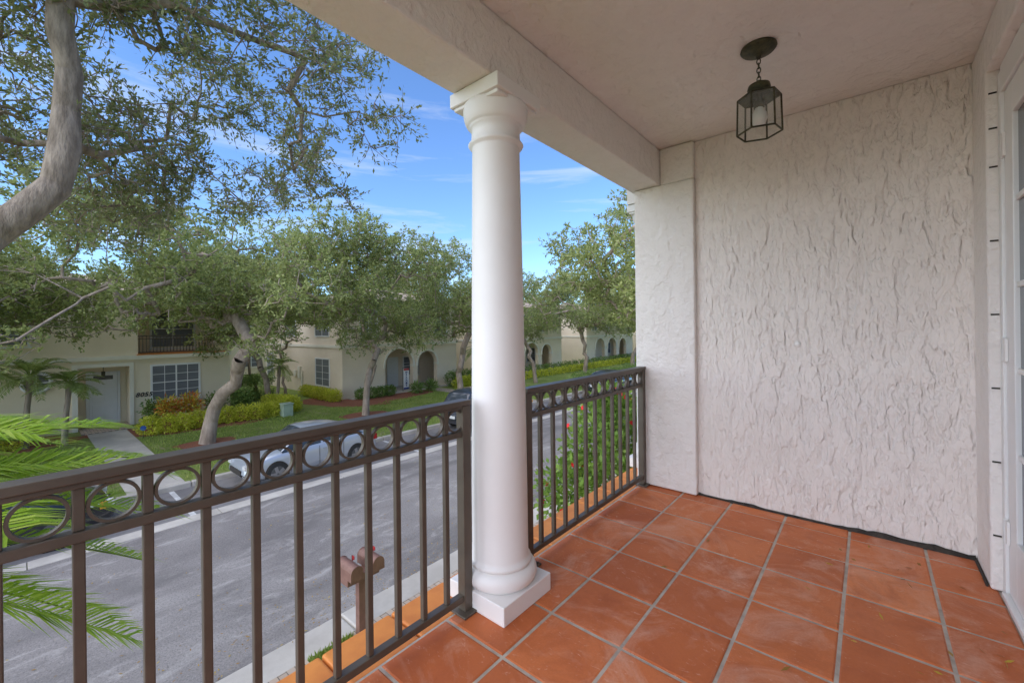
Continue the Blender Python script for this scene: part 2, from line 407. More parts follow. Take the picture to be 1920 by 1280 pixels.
for k in range(7):
    z=2.36-.10-k*.335
    mb.box(.424,.450,YJ-.004,YJ-.0,z,z+.007)
mb.box(.424,.450,YJ-.004,YJ,2.10,2.107)
mb.obj('shutter_slots',[M['black']],home)
fd=empty('french_door')
mb=MB()
y1=YJ-.055; y0=y1-.92
def dleaf(y0,y1):
    mb.box(.462,.50,y1-.13,y1,.03,2.235); mb.box(.462,.50,y0,y0+.13,.03,2.235)
    mb.box(.462,.50,y0+.13,y1-.13,2.10,2.235); mb.box(.462,.50,y0+.13,y1-.13,.03,.30)
    mb.box(.468,.494,(y0+y1)/2-.012,(y0+y1)/2+.012,.30,2.10)
    for k in range(1,5):
        z=.30+1.8*k/5; mb.box(.469,.493,y0+.13,y1-.13,z-.012,z+.012)
dleaf(y0,y1); dleaf(y0-.93,y0-.006)
mb.box(.44,.53,.2,YJ-.05,.003,.028)
mb.obj('door_leaves',[M['white_gloss']],fd,bevel=.004)
mb=MB(); mb.box(.479,.483,y0+.13,y1-.13,.30,2.10); mb.box(.479,.483,y0-.80,y0-.136,.30,2.10); mb.obj('glass_panes',[M['glass_dark']],fd)
mb=MB()
for z in (.30,1.10,2.0):
    mb.tube([(.455,y1+.004,z-.055),(.455,y1+.004,z+.055)],.008,8); mb.box(.4515,.461,y1-.03,y1+.03,z-.05,z+.05)
mb.obj('hinges',[M['white']],fd)

def column(name,cx,cy,pl=.165,ab=.148,rt=.109,rbm=.129,ztop=2.289):
    e=empty(name); mb=MB()
    prof=[(0,.08)]
    tz,tr=.122,.042
    for i in range(13):
        a=-math.pi/2+math.pi*i/12; prof.append((rbm+tr*.9*math.cos(a),tz+tr*math.sin(a)))
    prof+=[(rbm+.012,.166),(rbm+.012,.180),(rbm+.004,.186)]
    for i in range(9):
        f=i/8; prof.append((rbm+(rt-rbm)*(f**1.4),.20+(ztop-.25-.20)*f))
    z=ztop-.245
    prof+=[(rt+.002,z),(rt+.012,z+.006),(rt+.018,z+.014),(rt+.012,z+.022),(rt+.003,z+.028),(rt+.002,z+.085)]
    prof+=[(rt+.008,z+.088),(rt+.012,z+.095)]
    for i in range(7):
        a=math.pi/2*i/6; prof.append((rt+.012+.028*math.sin(a),z+.097+.075*(1-math.cos(a))))
    prof+=[(rt+.038,z+.19),(0,z+.19)]
    mb.lathe(cx,cy,prof,56); mb.obj('shaft',[M['white']],e)
    mb=MB(); mb.box(cx-pl,cx+pl,cy-pl,cy+pl,.001,.082); mb.box(cx-ab,cx+ab,cy-ab,cy+ab,ztop-.062,ztop-.001)
    a2=ab-.014; mb.box(cx-a2,cx+a2,cy-a2,cy+a2,ztop-.078,ztop-.0625)
    mb.obj('plinth_and_abacus',[M['white']],e,bevel=.004)
column('tuscan_column',-1.305,1.433)
column('tuscan_column',-1.465,3.62)
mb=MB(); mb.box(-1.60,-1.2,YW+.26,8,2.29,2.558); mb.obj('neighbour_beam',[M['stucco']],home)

def railing(ya,yb,bars,name='balcony_railing'):
    e=empty(name); mb=MB()
    mb.box(XR-.028,XR+.028,ya,yb,.892,.914); mb.box(XR-.018,XR+.018,ya,yb,.878,.8915)
    mb.box(XR-.016,XR+.016,ya,yb,.758,.782); mb.box(XR-.016,XR+.016,ya,yb,.052,.080)
    h=.0105
    for y in bars: mb.box(XR-h,XR+h,y-h,y+h,.0805,.7575); mb.box(XR-h,XR+h,y-h,y+h,.7825,.8775)
    mb.obj('rails_and_balusters',[M['bronze']],e,bevel=.0025,seg=2)
    mb=MB()
    for y in (ya+.02,yb-.02):
        mb.box(XR-.0225,XR+.0225,y-.0225,y+.0225,.012,.89)
        mb.box(XR-.05,XR+.05,y-.05,y+.05,.002,.012)
        for sx in (-.037,.037): mb.tube([(XR+sx,y+.037,.012),(XR+sx,y+.037,.019)],.007,8)
    mb.obj('posts',[M['bronze']],e,bevel=.003)
    mb=MB(); bb=sorted(bars); ends=[ya+.02]+bb+[yb-.02]
    for a,b in zip(ends[:-1],ends[1:]):
        if b-a<.08: continue
        c=(a+b)/2; n=36; ro=.0475; ri=.0405; rings=[]
        for i in range(n):
            t=2*math.pi*i/n; cc,ss=math.cos(t),math.sin(t)
            rings.append([(XR+dx,c+rr*cc,.830+rr*ss) for dx,rr in ((-.008,ro),(.008,ro),(.008,ri),(-.008,ri))])
        rings.append(rings[0]); mb.loft(rings,0,False)
    mb.obj('ring_scrollwork',[M['bronze']],e)
railing(-1.6,1.268,[.082+.118*k for k in range(-13,10)])
railing(1.665,3.140,[1.803+.118*k for k in range(0,11)])

ln=empty('ceiling_lantern'); lx,ly=-.394,2.322
mb=MB()
mb.lathe(lx,ly,[(0,2.5599),(.076,2.5598),(.078,2.552),(.070,2.542),(.045,2.536),(.03,2.526),(.012,2.520),(.008,2.505),(0,2.504)],28)
z=2.505
for k in range(5):
    c=z-.012; rr=[]
    for i in range(12):
        a=2*math.pi*i/12; o=Vector((math.cos(a)*.008,0,math.sin(a)*.014))
        if k%2: o=Vector((0,o.x,o.z))
        rr.append(Vector((lx,ly,c))+o)
    rr.append(rr[0]); mb.tube(rr,.0026,6,caps=False); z-=.0215
mb.lathe(lx,ly,[(0,2.402),(.008,2.40),(.010,2.39),(.028,2.388),(.046,2.378),(.050,2.362),(.046,2.352),(.040,2.348),(.052,2.340),(.040,2.333),(0,2.333)],24)
def hexp(r,z,rot=.35): return [Vector((lx+r*math.cos(math.pi/3*i+rot),ly+r*math.sin(math.pi/3*i+rot),z)) for i in range(6)]
A=hexp(.046,2.340); B=hexp(.092,2.318); C=hexp(.096,2.148)
for i in range(6):
    j=(i+1)%6
    for P_,Q in ((A[i],A[j]),(B[i],B[j]),(C[i],C[j]),(B[i],C[i])): mb.tube([P_,Q],.0042,6)
for i in range(6): mb.tube([A[i],B[i]],.004,6)
for i in range(6): mb.add([A[i],A[(i+1)%6],B[(i+1)%6],B[i]],[(0,1,2,3)],0)
mb.lathe(lx,ly,[(.014,2.333),(.014,2.30),(.024,2.298),(.024,2.27),(0,2.27)],16)
mb.obj('metal_frame',[M['bronze_dark']],ln)
mg,n,b=nt('clear_glass'); tr=n.nodes.new('ShaderNodeBsdfTransparent'); tr.inputs[0].default_value=(.9,.92,.9,1); mx=n.nodes.new('ShaderNodeMixShader'); mx.inputs[0].default_value=.16
b.inputs['Roughness'].default_value=.05; b.inputs['Base Color'].default_value=(.7,.7,.68,1)
n.links.new(tr.outputs[0],mx.inputs[1]); n.links.new(b.outputs[0],mx.inputs[2]); n.links.new(mx.outputs[0],n.nodes['Material Output'].inputs[0])
mb=MB()
for i in range(6):
    j=(i+1)%6; mb.add([B[i],B[j],C[j],C[i]],[(0,1,2,3)],0)
mb.obj('glass_panels',[mg],ln)
mb=MB(); mb.lathe(lx,ly,[(.016,2.269),(.02,2.262),(.031,2.24),(.034,2.215),(.026,2.19),(0,2.18)],20); mb.obj('bulb',[M['white_gloss']],ln)

P=np.stack([R.uniform(-.9,.38,60),R.uniform(.7,3.1,60),np.full(60,.006)],1); P[:42,0]=R.uniform(-.1,.4,42)
D=np.stack([R.normal(size=60),R.normal(size=60),R.normal(size=60)*.12],1)
V=leaves(P,D,.036,.012); V[:,:,2]=np.clip(V[:,:,2],.004,.02)
link(bpy.data.objects.new('fallen_leaves',quadmesh('fallen_leaves',V,M['litter'])))

# ------------------------------------------------------------------ GROUND, ROAD
def sheet(name,x0,x1,y0,y1,z,mat):
    mb=MB(); mb.add([(x0,y0,z),(x1,y0,z),(x1,y1,z),(x0,y1,z)],[(0,1,2,3)]); return mb.obj(name,[mat])
sheet('ground',-900,900,-900,900,-3.12,M['grass'])
sheet('road',-11.65,-6.05,-200,400,-3.05,M['asphalt'])
sheet('parking_lane',-14.3,-12.02,-200,400,-3.05,M['asphalt_dark'])
def slabs(name,x0,x1,z0,z1,mat,bev=.02):
    mb=MB(); y=-30
    while y<120: mb.box(x0,x1,y+.006,y+3.0,z0,z1); y+=3.006
    return mb.obj(name,[mat],bevel=bev)
slabs('kerb',-6.06,-5.52,-3.11,-3.005,M['concrete'],.03)
slabs('kerb',-12.03,-11.64,-3.11,-3.038,M['concrete'],.006)
slabs('kerb',-14.46,-14.29,-3.11,-2.905,M['concrete'],.03)
mb=MB(); mb.box(-200,-14.462,-200,400,-3.11,-2.925); mb.obj('lawn',[M['grass']])
mb=MB(); mb.box(-5.518,60,-200,400,-3.11,-2.99); mb.obj('lawn',[M['grass']])
mb=MB()
for y in (-3.9,2.55,9.0,15.5,22,28.5,35): mb.box(-14.27,-12.04,y,y+.11,-3.049,-3.044)
mb.obj('parking_line',[M['paint_line']])
mb=MB(); mb.box(-5.515,-4.75,-20,2.35,-3.05,-2.975); mb.box(-5.515,-4.75,2.95,30,-3.05,-2.975); mb.obj('brick_sidewalk',[M['paver']])
MUL=[(-23.6,5.2,2.2,3.2),(-23.8,12.6,3.0,2.0),(-15.7,6.2,1.1,1.6),(-18.7,10.9,1.0,1.1),(-22.6,15.0,1.2,3.4),(-23.8,-2.5,1.8,4.4),(-18.8,4.5,.8,.9)]
for q,(cx,cy,rx,ry) in enumerate(MUL):
    mb=MB(); ph=[random.uniform(0,6) for _ in range(3)]; vs=[]
    for i in range(48):
        a=2*math.pi*i/48; k=1+.10*math.sin(3*a+ph[0])+.06*math.sin(5*a+ph[1])+.03*math.sin(9*a+ph[2])
        vs.append((cx+rx*k*math.cos(a),cy+ry*k*math.sin(a),-2.922+q*.0008))
    mb.add(vs,[tuple(range(48))]); mb.obj('mulch_bed',[M['mulch']])
sheet('walkway',-25.3,-14.47,1.75,2.95,-2.914,M['concrete'])
sheet('walkway',-23.9,-14.47,18.2,19.3,-2.914,M['paver'])
def blades(name,x0,x1,y0,y1,n,h,z,mask=False):
    P=np.stack([R.uniform(x0,x1,n),R.uniform(y0,y1,n),np.full(n,z)],1)
    if mask:
        k=~(((P[:,1]>1.7)&(P[:,1]<3.0))|((P[:,1]>18.15)&(P[:,1]<19.35)))
        for cx,cy,rx,ry in MUL: k&=((P[:,0]-cx)/rx)**2+((P[:,1]-cy)/ry)**2>.95
        P=P[k]; n=len(P)
    D=R.normal(size=(n,3))*.35+np.array([0,0,1])
    link(bpy.data.objects.new(name,quadmesh(name,leaves(P,D,h,h*.22),M['blade'])))
blades('grass_tufts',-4.75,-1.8,0,9,16000,.07,-2.99)
blades('grass_tufts',-5.5,-4.75,2.35,2.95,1500,.07,-2.99)
blades('grass_tufts',-22,-14.6,-4,24,45000,.09,-2.925,True)
n_=1600; P=np.stack([np.concatenate([R.uniform(-11.5,-6,n_//2),-6+-np.abs(R.normal(size=n_-n_//2))*.6]),R.uniform(-2,14,n_),np.full(n_,-3.044)],1); P[n_//2:,2]=-3.0
V=leaves(P,R.normal(size=(n_,3))*np.array([1,1,.05]),.05,.022); V[:,:,2]=P[:,None,2]+.004
link(bpy.data.objects.new('fallen_leaves',quadmesh('road_litter',V,M['litter'])))

# ------------------------------------------------------------------ HOUSES
GZ=-2.93
def win(mb,mbg,X,y0,y1,z0,z1,nx=3,nz=4,t=.05):
    mb.box(X+.002,X+.05,y0-.08,y0,z0-.08,z1+.08); mb.box(X+.002,X+.05,y1,y1+.08,z0-.08,z1+.08)
    mb.box(X+.002,X+.05,y0,y1,z1,z1+.08); mb.box(X+.002,X+.07,y0-.12,y1+.12,z0-.14,z0-.081)
    mbg.box(X+.004,X+.02,y0,y1,z0,z1)
    for i in range(1,nx): y=y0+(y1-y0)*i/nx; w=.03 if i==nx//2 and nx%2==0 else .012; mb.box(X+.021,X+.036,y-w,y+w,z0,z1)
    for i in range(1,nz): z=z0+(z1-z0)*i/nz; mb.box(X+.021,X+.034,y0,y1,z-.011,z+.011)
    mb.box(X+.021,X+.04,y0,y1,(z0+z1)/2-.02,(z0+z1)/2+.02)
def winS(mb,mbg,Y,x0,x1,z0,z1,nx=2,nz=4):
    mb.box(x0-.08,x0,Y-.05,Y-.002,z0-.08,z1+.08); mb.box(x1,x1+.08,Y-.05,Y-.002,z0-.08,z1+.08)
    mb.box(x0,x1,Y-.05,Y-.002,z1,z1+.08); mb.box(x0,x1,Y-.06,Y-.002,z0-.08,z0)
    mbg.box(x0,x1,Y-.02,Y-.004,z0,z1)
    for i in range(1,nx): x=x0+(x1-x0)*i/nx; mb.box(x-.02,x+.02,Y-.036,Y-.021,z0,z1)
    for i in range(1,nz): z=z0+(z1-z0)*i/nz; mb.box(x0,x1,Y-.034,Y-.021,z-.011,z+.011)
def hiproof(mb,x0,x1,y0,y1,z,h,ov=.5):
    x0-=ov;x1+=ov;y0-=ov;y1+=ov; m=(x1-x0)/2
    vs=[(x0,y0,z),(x1,y0,z),(x1,y1,z),(x0,y1,z),(x0+m,y0+m,z+h),(x0+m,max(y1-m,y0+m+.1),z+h)]
    mb.add(vs,[(0,1,4),(1,2,5,4),(2,3,5),(3,0,4,5),(0,3,2,1)])
def rail_small(mb,X,y0,y1,z0,h=.9):
    mb.box(X-.03,X+.03,y0,y1,z0+h-.05,z0+h); mb.box(X-.02,X+.02,y0,y1,z0+.05,z0+.09); mb.box(X-.02,X+.02,y0,y1,z0+h-.18,z0+h-.15)
    y=y0+.06
    while y<y1: mb.box(X-.012,X+.012,y-.012,y+.012,z0+.09,z0+h-.05); y+=.125

h1=empty('stucco_house'); X=-25.4
mb=MB()
segs=[(-9,1.57,GZ,GZ,3.1),(1.57,3.2,-.27,-.27,3.1),(3.2,3.5,GZ,GZ,3.1)]
wallY(mb,X-.35,X,segs)
mb.box(X-.349,X-.001,3.501,7.1,GZ,.20)
mb.box(X-.348,X-.002,6.48,7.1,.201,1.25); mb.box(X-.347,X-.003,3.501,7.1,2.6,3.1); mb.box(X-.346,X-.004,6.9,7.1,1.251,2.599)
mb.box(X-2.2,X-2.0,3.3,7.1,.2,3.1)
mb.box(X-1.999,X-.36,3.3,3.49,.2,3.1)
mb.box(X-12,X-2.21,-9,7.1,GZ,3.1); mb.box(X-2.205,X-.355,6.85,7.095,GZ,.19)
mb.box(X-1.1,X-1.0,1.4,3.4,GZ,-.1); mb.box(X-1.0,X-.351,1.40,1.569,GZ,-.1); mb.box(X-1.0,X-.351,3.201,3.4,GZ,-.1)
mb.box(X-1.0,X-.352,1.57,3.2,-.26,-.1)
mb.obj('walls',[M['cream']],h1)
mb=MB(); mb.box(X+.002,X+.09,-9,7.15,.02,.19); mb.box(X+.002,X+.06,1.40,1.57,GZ,-.26); mb.box(X+.002,X+.06,3.2,3.34,GZ,-.26); mb.box(X+.002,X+.062,1.40,3.34,-.27,-.12)
mb.box(X-.40,X+.06,6.44,7.14,1.251,1.34); mb.box(X+.002,X+.1,-9,7.15,2.85,3.09)
mb.obj('trim_bands',[M['trim']],h1)
mb=MB(); mb.box(X-2.0,X+.10,3.45,6.9,.195,.235); mb.obj('balcony_tile_edge',[M['ledge']],h1)
mb=MB(); rail_small(mb,X-.1,3.5,6.48,.24,.85); mb.obj('balcony_rail',[M['bronze']],h1)
mb=MB(); mg2=MB(); win(mb,mg2,X,4.0,5.75,-1.9,-.35,4,4); win(mb,mg2,X-1.999,4.3,6.0,.5,2.3,2,4); win(mb,mg2,X,-5.5,-4.0,.8,2.3,2,4); win(mb,mg2,X,-1.2,.2,.8,2.3,2,4); win(mb,mg2,X,-6,-4.2,-2.0,-.4,4,4)
ring=[]; 
for i in range(25):
    t=2*math.pi*i/24; ring.append((X+.03,.42+.40*math.cos(t),-.75+.40*math.sin(t)))
mb.tube(ring,.06,8,caps=False); mb.box(X+.022,X+.04,.40,.44,-1.13,-.37); mb.box(X+.022,X+.038,.04,.80,-.77,-.73)
mg2.add([(X+.02,.42+.38*math.cos(2*math.pi*i/24),-.75+.38*math.sin(2*math.pi*i/24)) for i in range(24)],[tuple(range(24))])
mb.obj('window_frames',[M['white_gloss']],h1); mg2.obj('window_glass',[M['blind']],h1)
mb=MB(); XD=X-.999
mb.box(XD,XD+.04,1.98,2.90,GZ+.05,-.62)
for (a,b) in ((2.08,2.40),(2.48,2.80)):
    for (c,d) in ((-2.75,-2.0),(-1.85,-1.35),(-1.25,-.95)): mb.box(XD+.041,XD+.055,a,b,c,d)
mb.box(XD,XD+.07,1.88,1.975,GZ,-.53); mb.box(XD,XD+.07,2.905,3.0,GZ,-.53); mb.box(XD,XD+.068,1.976,2.904,-.615,-.53)
mb.obj('front_door',[M['white_gloss']],h1,bevel=.008)
mb=MB(); mb.box(XD+.041,XD+.05,2.12,2.76,-.88,-.70); mb.obj('door_lite',[M['glass_dark']],h1)
mb=MB(); mb.tube([(XD+.5,2.4,-.27),(XD+.5,2.4,-.48)],.012,6); mb.box(XD+.44,XD+.56,2.34,2.46,-.72,-.48); mb.obj('porch_lantern',[M['bronze_dark']],h1,bevel=.01)
mb=MB(); mb.box(X-.99,X+1.1,1.6,3.2,GZ,GZ+.045); mb.obj('brick_stoop',[M['paver']],h1)
mb=MB(); hiproof(mb,X-12,X,-9,7.1,3.1,1.3); mb.obj('tile_roof',[M['roof']],h1)
def text(body,size,loc,mat,parent,rot=(math.pi/2,0,math.pi/2),name='house_number',ext=.01,shear=0):
    c=bpy.data.curves.new(name,'FONT'); c.body=body; c.size=size; c.extrude=ext; c.align_x='CENTER'; c.align_y='CENTER'; c.shear=shear; c.offset=size*.02
    c.space_character=1.12
    o=bpy.data.objects.new(name,c); o.location=loc; o.rotation_euler=rot; o.data.materials.append(mat); link(o,parent); return o
text('8055',.27,(X+.07,3.68,-1.62),M['black'],h1,shear=.25)

def arch_house(y0,y1,Xf,zt,arches,mat,side_win=None,depth=12,nm='stucco_house'):
    e=empty(nm); mb=MB()
    a0=arches[0][0]; segs=[(y0,a0,GZ,GZ,zt)]; 
    for i,(a,b,zs) in enumerate(arches):
        segs+=arch(a,b,zs,zt)
        nx=arches[i+1][0] if i+1<len(arches) else y1
        segs.append((b,nx,GZ,GZ,zt))
    wallY(mb,Xf-.35,Xf,segs)
    mb.box(Xf-2.3,Xf-2.1,y0+.31,y1-.31,GZ,zt-.01)
    mb.box(Xf-depth,Xf-.351,y0,y0+.3,GZ,zt); mb.box(Xf-depth,Xf-.351,y1-.3,y1,GZ,zt); mb.box(Xf-depth,Xf-depth+.3,y0+.31,y1-.31,GZ,zt)
    mb.box(Xf-2.09,Xf-.352,y0+.31,y1-.31,.15,.3)
    mb.obj('walls',[mat],e)
    mb=MB(); mb.box(Xf-2.09,Xf+.6,y0+.32,y1-.32,GZ,GZ+.04); mb.obj('porch_slab',[M['concrete']],e)
    mb=MB(); mb.box(Xf+.002,Xf+.08,y0-.06,y1+.06,.14,.32); mb.box(Xf+.002,Xf+.12,y0-.1,y1+.1,zt-.3,zt-.01)
    mb.box(Xf-depth,Xf+.001,y0-.06,y0-.002,.14,.32)
    for (a,b,zs) in arches:
        r=(b-a)/2; c=(a+b)/2; rings=[]
        for i in range(17):
            t=math.pi*i/16; rings.append([(Xf+dx,c-(r+dr)*math.cos(t),zs+(r+dr)*math.sin(t)) for dx,dr in ((.002,.005),(.05,.005),(.05,.13),(.002,.13))])
        mb.loft(rings,0,False)
        for yy in (a-.15,b-.001): mb.box(Xf-.37,Xf+.05,yy,yy+.15,zs-.16,zs-.002)
    mb.obj('trim_bands',[M['trim']],e)
    mb=MB(); g=MB()
    yy=y0+1.2
    while yy+1.2<y1: win(mb,g,Xf,yy,yy+1.1,.9,2.4,2,4); yy+=2.9
    c=(arches[0][0]+arches[0][1])/2; XD=Xf-2.099
    mb.box(XD,XD+.05,c+.4,c+1.3,GZ+.05,-.75); win(mb,g,XD,arches[-1][0]+.3,arches[-1][0]+1.6,-2.1,-.8,2,3)
    if side_win:
        for (a,b,c_,d) in side_win: winS(mb,g,y0,a,b,c_,d)
    mb.obj('window_frames',[M['white_gloss']],e); g.obj('window_glass',[M['blind']],e)
    mb=MB(); hiproof(mb,Xf-depth,Xf,y0,y1,zt,1.4); mb.obj('tile_roof',[M['roof']],e)
    return e
h2=arch_house(12.5,21.6,-24.0,3.1,[(15.4,17.6,-1.15),(18.0,19.7,-1.15)],M['cream2'],[(-27.4,-25.6,-2.25,-.6),(-35.6,-34.4,-2.2,-.5),(-27.4,-25.6,.9,2.4),(-32,-30.4,.9,2.4)])
mb=MB(); mb.box(-29.9,-29.6,12.35,12.498,-2.0,-1.2); mb.box(-29.5,-29.35,12.4,12.498,-2.9,-1.5); mb.box(-30.6,-30.3,12.38,12.498,-1.9,-1.5); mb.obj('meter_boxes',[M['trim']],h2)
arch_house(25.2,36,-24.0,3.1,[(27.4,29.4,-1.15),(30.0,32.0,-1.15),(32.6,34.2,-1.15)],M['cream'])
arch_house(41,53,-24.0,3.1,[(43,45.2,-1.15),(46,48.2,-1.15),(49,51,-1.15)],M['cream2'])
arch_house(57,72,-24.0,3.1,[(60,62.2,-1.15),(64,66.2,-1.15)],M['cream'])
arch_house(76,94,-22.0,3.1,[(80,82.2,-1.15),(84,86.2,-1.15)],M['cream2'])
e=empty('stucco_house'); mb=MB(); mb.box(-58,-46,2,26,GZ,3.4); mb.obj('walls',[M['cream']],e)
mb=MB(); g=MB()
for y in (6,10,14,18,22): win(mb,g,-46,y,y+1.3,.6,2.1,2,4); win(mb,g,-46,y,y+1.3,-2.2,-.6,2,4)
mb.obj('window_frames',[M['white_gloss']],e); g.obj('window_glass',[M['blind']],e)
mb=MB(); hiproof(mb,-58,-46,2,26,3.4,1.6); mb.obj('tile_roof',[M['roof']],e)
bn=empty('welcome_banner'); mb=MB(); yb,xb=16.75,-23.6
mb.box(xb,xb+.02,yb-.21,yb+.21,-2.75,-1.35,0); mb.box(xb+.021,xb+.024,yb-.21,yb+.21,-1.50,-1.36,1); mb.box(xb+.021,xb+.024,yb-.21,yb+.21,-2.745,-2.64,2)
mb.obj('banner_cloth',[M['white_gloss'],pmat('banner_red',(.5,.05,.05)),pmat('banner_blue',(.03,.06,.3))],bn)
nv=pmat('letter_navy',(.03,.05,.20))
for i,ch in enumerate('WELCOME'): text(ch,.19,(xb+.026,yb,-1.63-i*.145),nv,bn,name='letter',ext=.003)
mb=MB(); mb.box(xb-.01,xb+.01,yb-.24,yb+.24,-1.35,-1.32); mb.tube([(xb-.03,yb-.24,GZ),(xb-.03,yb-.24,-1.30)],.012,6); mb.obj('stand',[M['black']],bn)

# ------------------------------------------------------------------ TREES
nearblobs=[(-5.8,0.2,4.7,1.0),(-5.3,1.3,4.5,.8),(-5.0,2.2,4.4,.65),(-4.85,3.0,3.95,.45),(-5.0,2.7,4.9,.5),(-6.4,-1.0,4.3,1.0),(-6.6,1.2,3.6,.75),
 (-6.2,.55,3.1,.5),(-5.5,1.7,5.5,.75),(-4.7,.7,5.4,.75),(-7.4,0,4.0,1.0),(-7.1,1.9,4.6,.7),(-5.2,-.8,5.3,1.0),(-6.1,2.5,3.45,.5),(-5.5,.5,6.3,1.0),(-6,-1,6.4,1.1),
 (-6.3,-.5,2.9,.55),(-6.9,.6,2.7,.6),(-5.4,2.3,3.6,.4),(-7.6,-1.8,3.2,1.1),(-4.5,-2,5.4,1.0),(-5.6,2.9,3.1,.35),(-7.6,1.2,3.2,.8),(-6.6,2.9,4.1,.5),(-6.2,1.9,2.9,.35),(-7.2,2.6,3.5,.5)]
nm=make_tree_meshes('near_oak',[(-5.25,-1.7,-3.0),(-5.35,-1.3,-1.0),(-5.5,-.75,1.0),(-5.6,-.15,2.05),(-5.62,.22,2.55),(-5.68,.30,3.3),(-5.6,.27,4.3)],nearblobs,88,.115,5,12,.32,.064,.027,M['bark'],M['leaf_oak'],twigs=True,rmin=.006,step=.26,jit=.07,expo=1.8)
place_tree('live_oak_tree',nm)
def far_oak(tag,rad,z0,z1,n,rb,dens,rbase,lean,hk=1.7,extra=[]):
    bl=oak_blobs(rad,z0,z1,n,rb)+extra
    return make_tree_meshes(tag,[(0,0,0),(lean*.3,.1,.8),(lean,.15,hk)],bl,dens,rbase,4,13,.46,.125,.059,M['bark_far'],M['leaf_far'],rmin=.012,step=.5,jit=.13,expo=2.0,ff=.9)
oA=far_oak('oak_a',6.4,3.6,9.3,39,1.42,20,.22,.2,1.3,[(-.5,-6.8,3.7,.8),(1.5,-5.6,3.9,.9),(2.5,5,3.8,1.0),(3.2,0,3.9,1.0)])
oB=far_oak('oak_b',4.6,3.5,9.9,30,1.25,24,.15,.1,1.6,[(2,2,3.7,1.0),(3,-1,3.9,.9)])
oC=far_oak('oak_c',5.4,3.6,9.6,34,1.35,21,.19,-.2,1.5)
pl=[(oA,-18.8,4.5,.3,1),(oC,-19.5,-5.5,2,1),(oC,-22.8,-2.3,4.4,.88),(oB,-18.7,10.9,1.0,1.0),(oC,-19.2,17.6,.4,.95),(oB,-19.3,25.4,2.6,.9),(oC,-20.0,33.8,4,.95),(oA,-19.5,43,1,.95),(oC,-20,53,2,1),(oB,-19,62,5,1),(oA,-20,74,2.2,1),
    (oC,-4.9,15.2,5.1,1.0),(oB,-4.6,26,3,1.05),(oA,-4.6,38,1,.9),(oA,-39,9,2,1.1),(oC,-40,-4,1,1.15),(oB,-40,24,0,1.15),(oC,-31.5,23.4,2.2,1.05),(oB,-25.2,8.9,4,.97),(oA,-34,39,1,1.0)]
for me,x,y,rz,s in pl: place_tree('live_oak_tree',me,(x,y,GZ),rz,(s,s,s))
bl=[(x,y,random.uniform(0,4),random.uniform(3,4.5)) for x,y in [(random.uniform(-45,-2),random.uniform(98,125)) for _ in range(34)]+[(random.uniform(-75,-62),random.uniform(-30,90)) for _ in range(34)]]
tips=blob_tips(bl,3.0); V,_,_=sprays(tips,4,12,1.2,.35,.2)
link(bpy.data.objects.new('distant_trees',quadmesh('distant_trees',V,M['leaf_far'])))
wd=make_tree_meshes('slim',[(0,0,0),(.1,0,.6)],[(.5,.3,3.6,.7),(-.5,.4,4.2,.7),(0,-.6,3.9,.7),(.9,-.4,4.6,.6),(-.9,-.2,3.3,.5)],22,.08,3,8,.3,.10,.05,M['bark_far'],M['leaf_green'],rmin=.012)
place_tree('ornamental_tree',wd,(-27.5,10.6,GZ)); place_tree('ornamental_tree',wd,(-29.5,9.6,GZ),2)
place_tree('ornamental_tree',wd,(-23.3,13.8,GZ),4,(.9,.9,.9))

leafcloud('golden_hedge',[(-22.3+.15*math.sin(i),3.4+i*.55,-2.62) for i in range(10)],[(.5,.42,.45)]*10,1000,.10,.05,M['leaf_yel'])
leafcloud('golden_hedge',[(-22.6-.28*i,9.1-.05*i*i*.3,-2.58) for i in range(7)],[(.45,.42,.48)]*7,1000,.10,.05,M['leaf_yel'])
leafcloud('golden_hedge',[(-27.5+.55*i,11.85,-2.60) for i in range(8)],[(.4,.4,.38)]*8,800,.10,.05,M['leaf_yel'])
leafcloud('golden_hedge',[(-21.9,20.0+.6*i,-2.55) for i in range(8)],[(.5,.5,.48)]*8,800,.11,.06,M['leaf_yel'])
leafcloud('green_hedge',[(-28.5,8.6,-2.2),(-28.5,9.7,-2.2),(-29.5,9.1,-2.2)],[(.6,.6,.72)]*3,2500,.09,.05,M['leaf_green'],flat=True)
leafcloud('green_hedge',[(-23.2+.05*i,13.3+.6*i,-2.6) for i in range(4)],[(.4,.42,.35)]*4,1100,.09,.05,M['leaf_green'])
leafcloud('green_hedge',[(-23.0,20.2+.7*i,-2.35) for i in range(8)],[(.45,.5,.6)]*8,900,.1,.06,M['leaf_green'])
leafcloud('green_hedge',[(-24.5,-.6+-.8*i,-2.5) for i in range(8)],[(.5,.5,.5)]*8,900,.09,.05,M['leaf_green'])
leafcloud('golden_hedge',[(-23.3,-.2+-.7*i,-2.65) for i in range(8)],[(.45,.45,.35)]*8,700,.10,.05,M['leaf_yel'])
leafcloud('green_hedge',[(-22.5,26+1.2*i,-2.5) for i in range(30)],[(.6,.8,.5)]*30,400,.14,.08,M['leaf_green'])
leafcloud('golden_hedge',[(-21.5,27+1.1*i,-2.65) for i in range(34)],[(.5,.7,.35)]*34,300,.14,.08,M['leaf_yel'])
leafcloud('green_hedge',[(-15.4,25+1.2*i,-2.45) for i in range(16)],[(.6,.8,.6)]*16,500,.13,.07,M['leaf_green'])
leafcloud('croton_shrub',[(-23.3,4.2,-2.10),(-23.4,5.0,-2.05)],[(.40,.44,.55)]*2,700,.2,.055,M['leaf_red'],shell=.2)
leafcloud('green_shrub',[(-24.3,6.2,-2.3),(-24.4,7.4,-2.2),(-24.5,3.9,-2.3)],[(.42,.5,.6)]*3,900,.14,.06,M['leaf_green'],shell=.2)
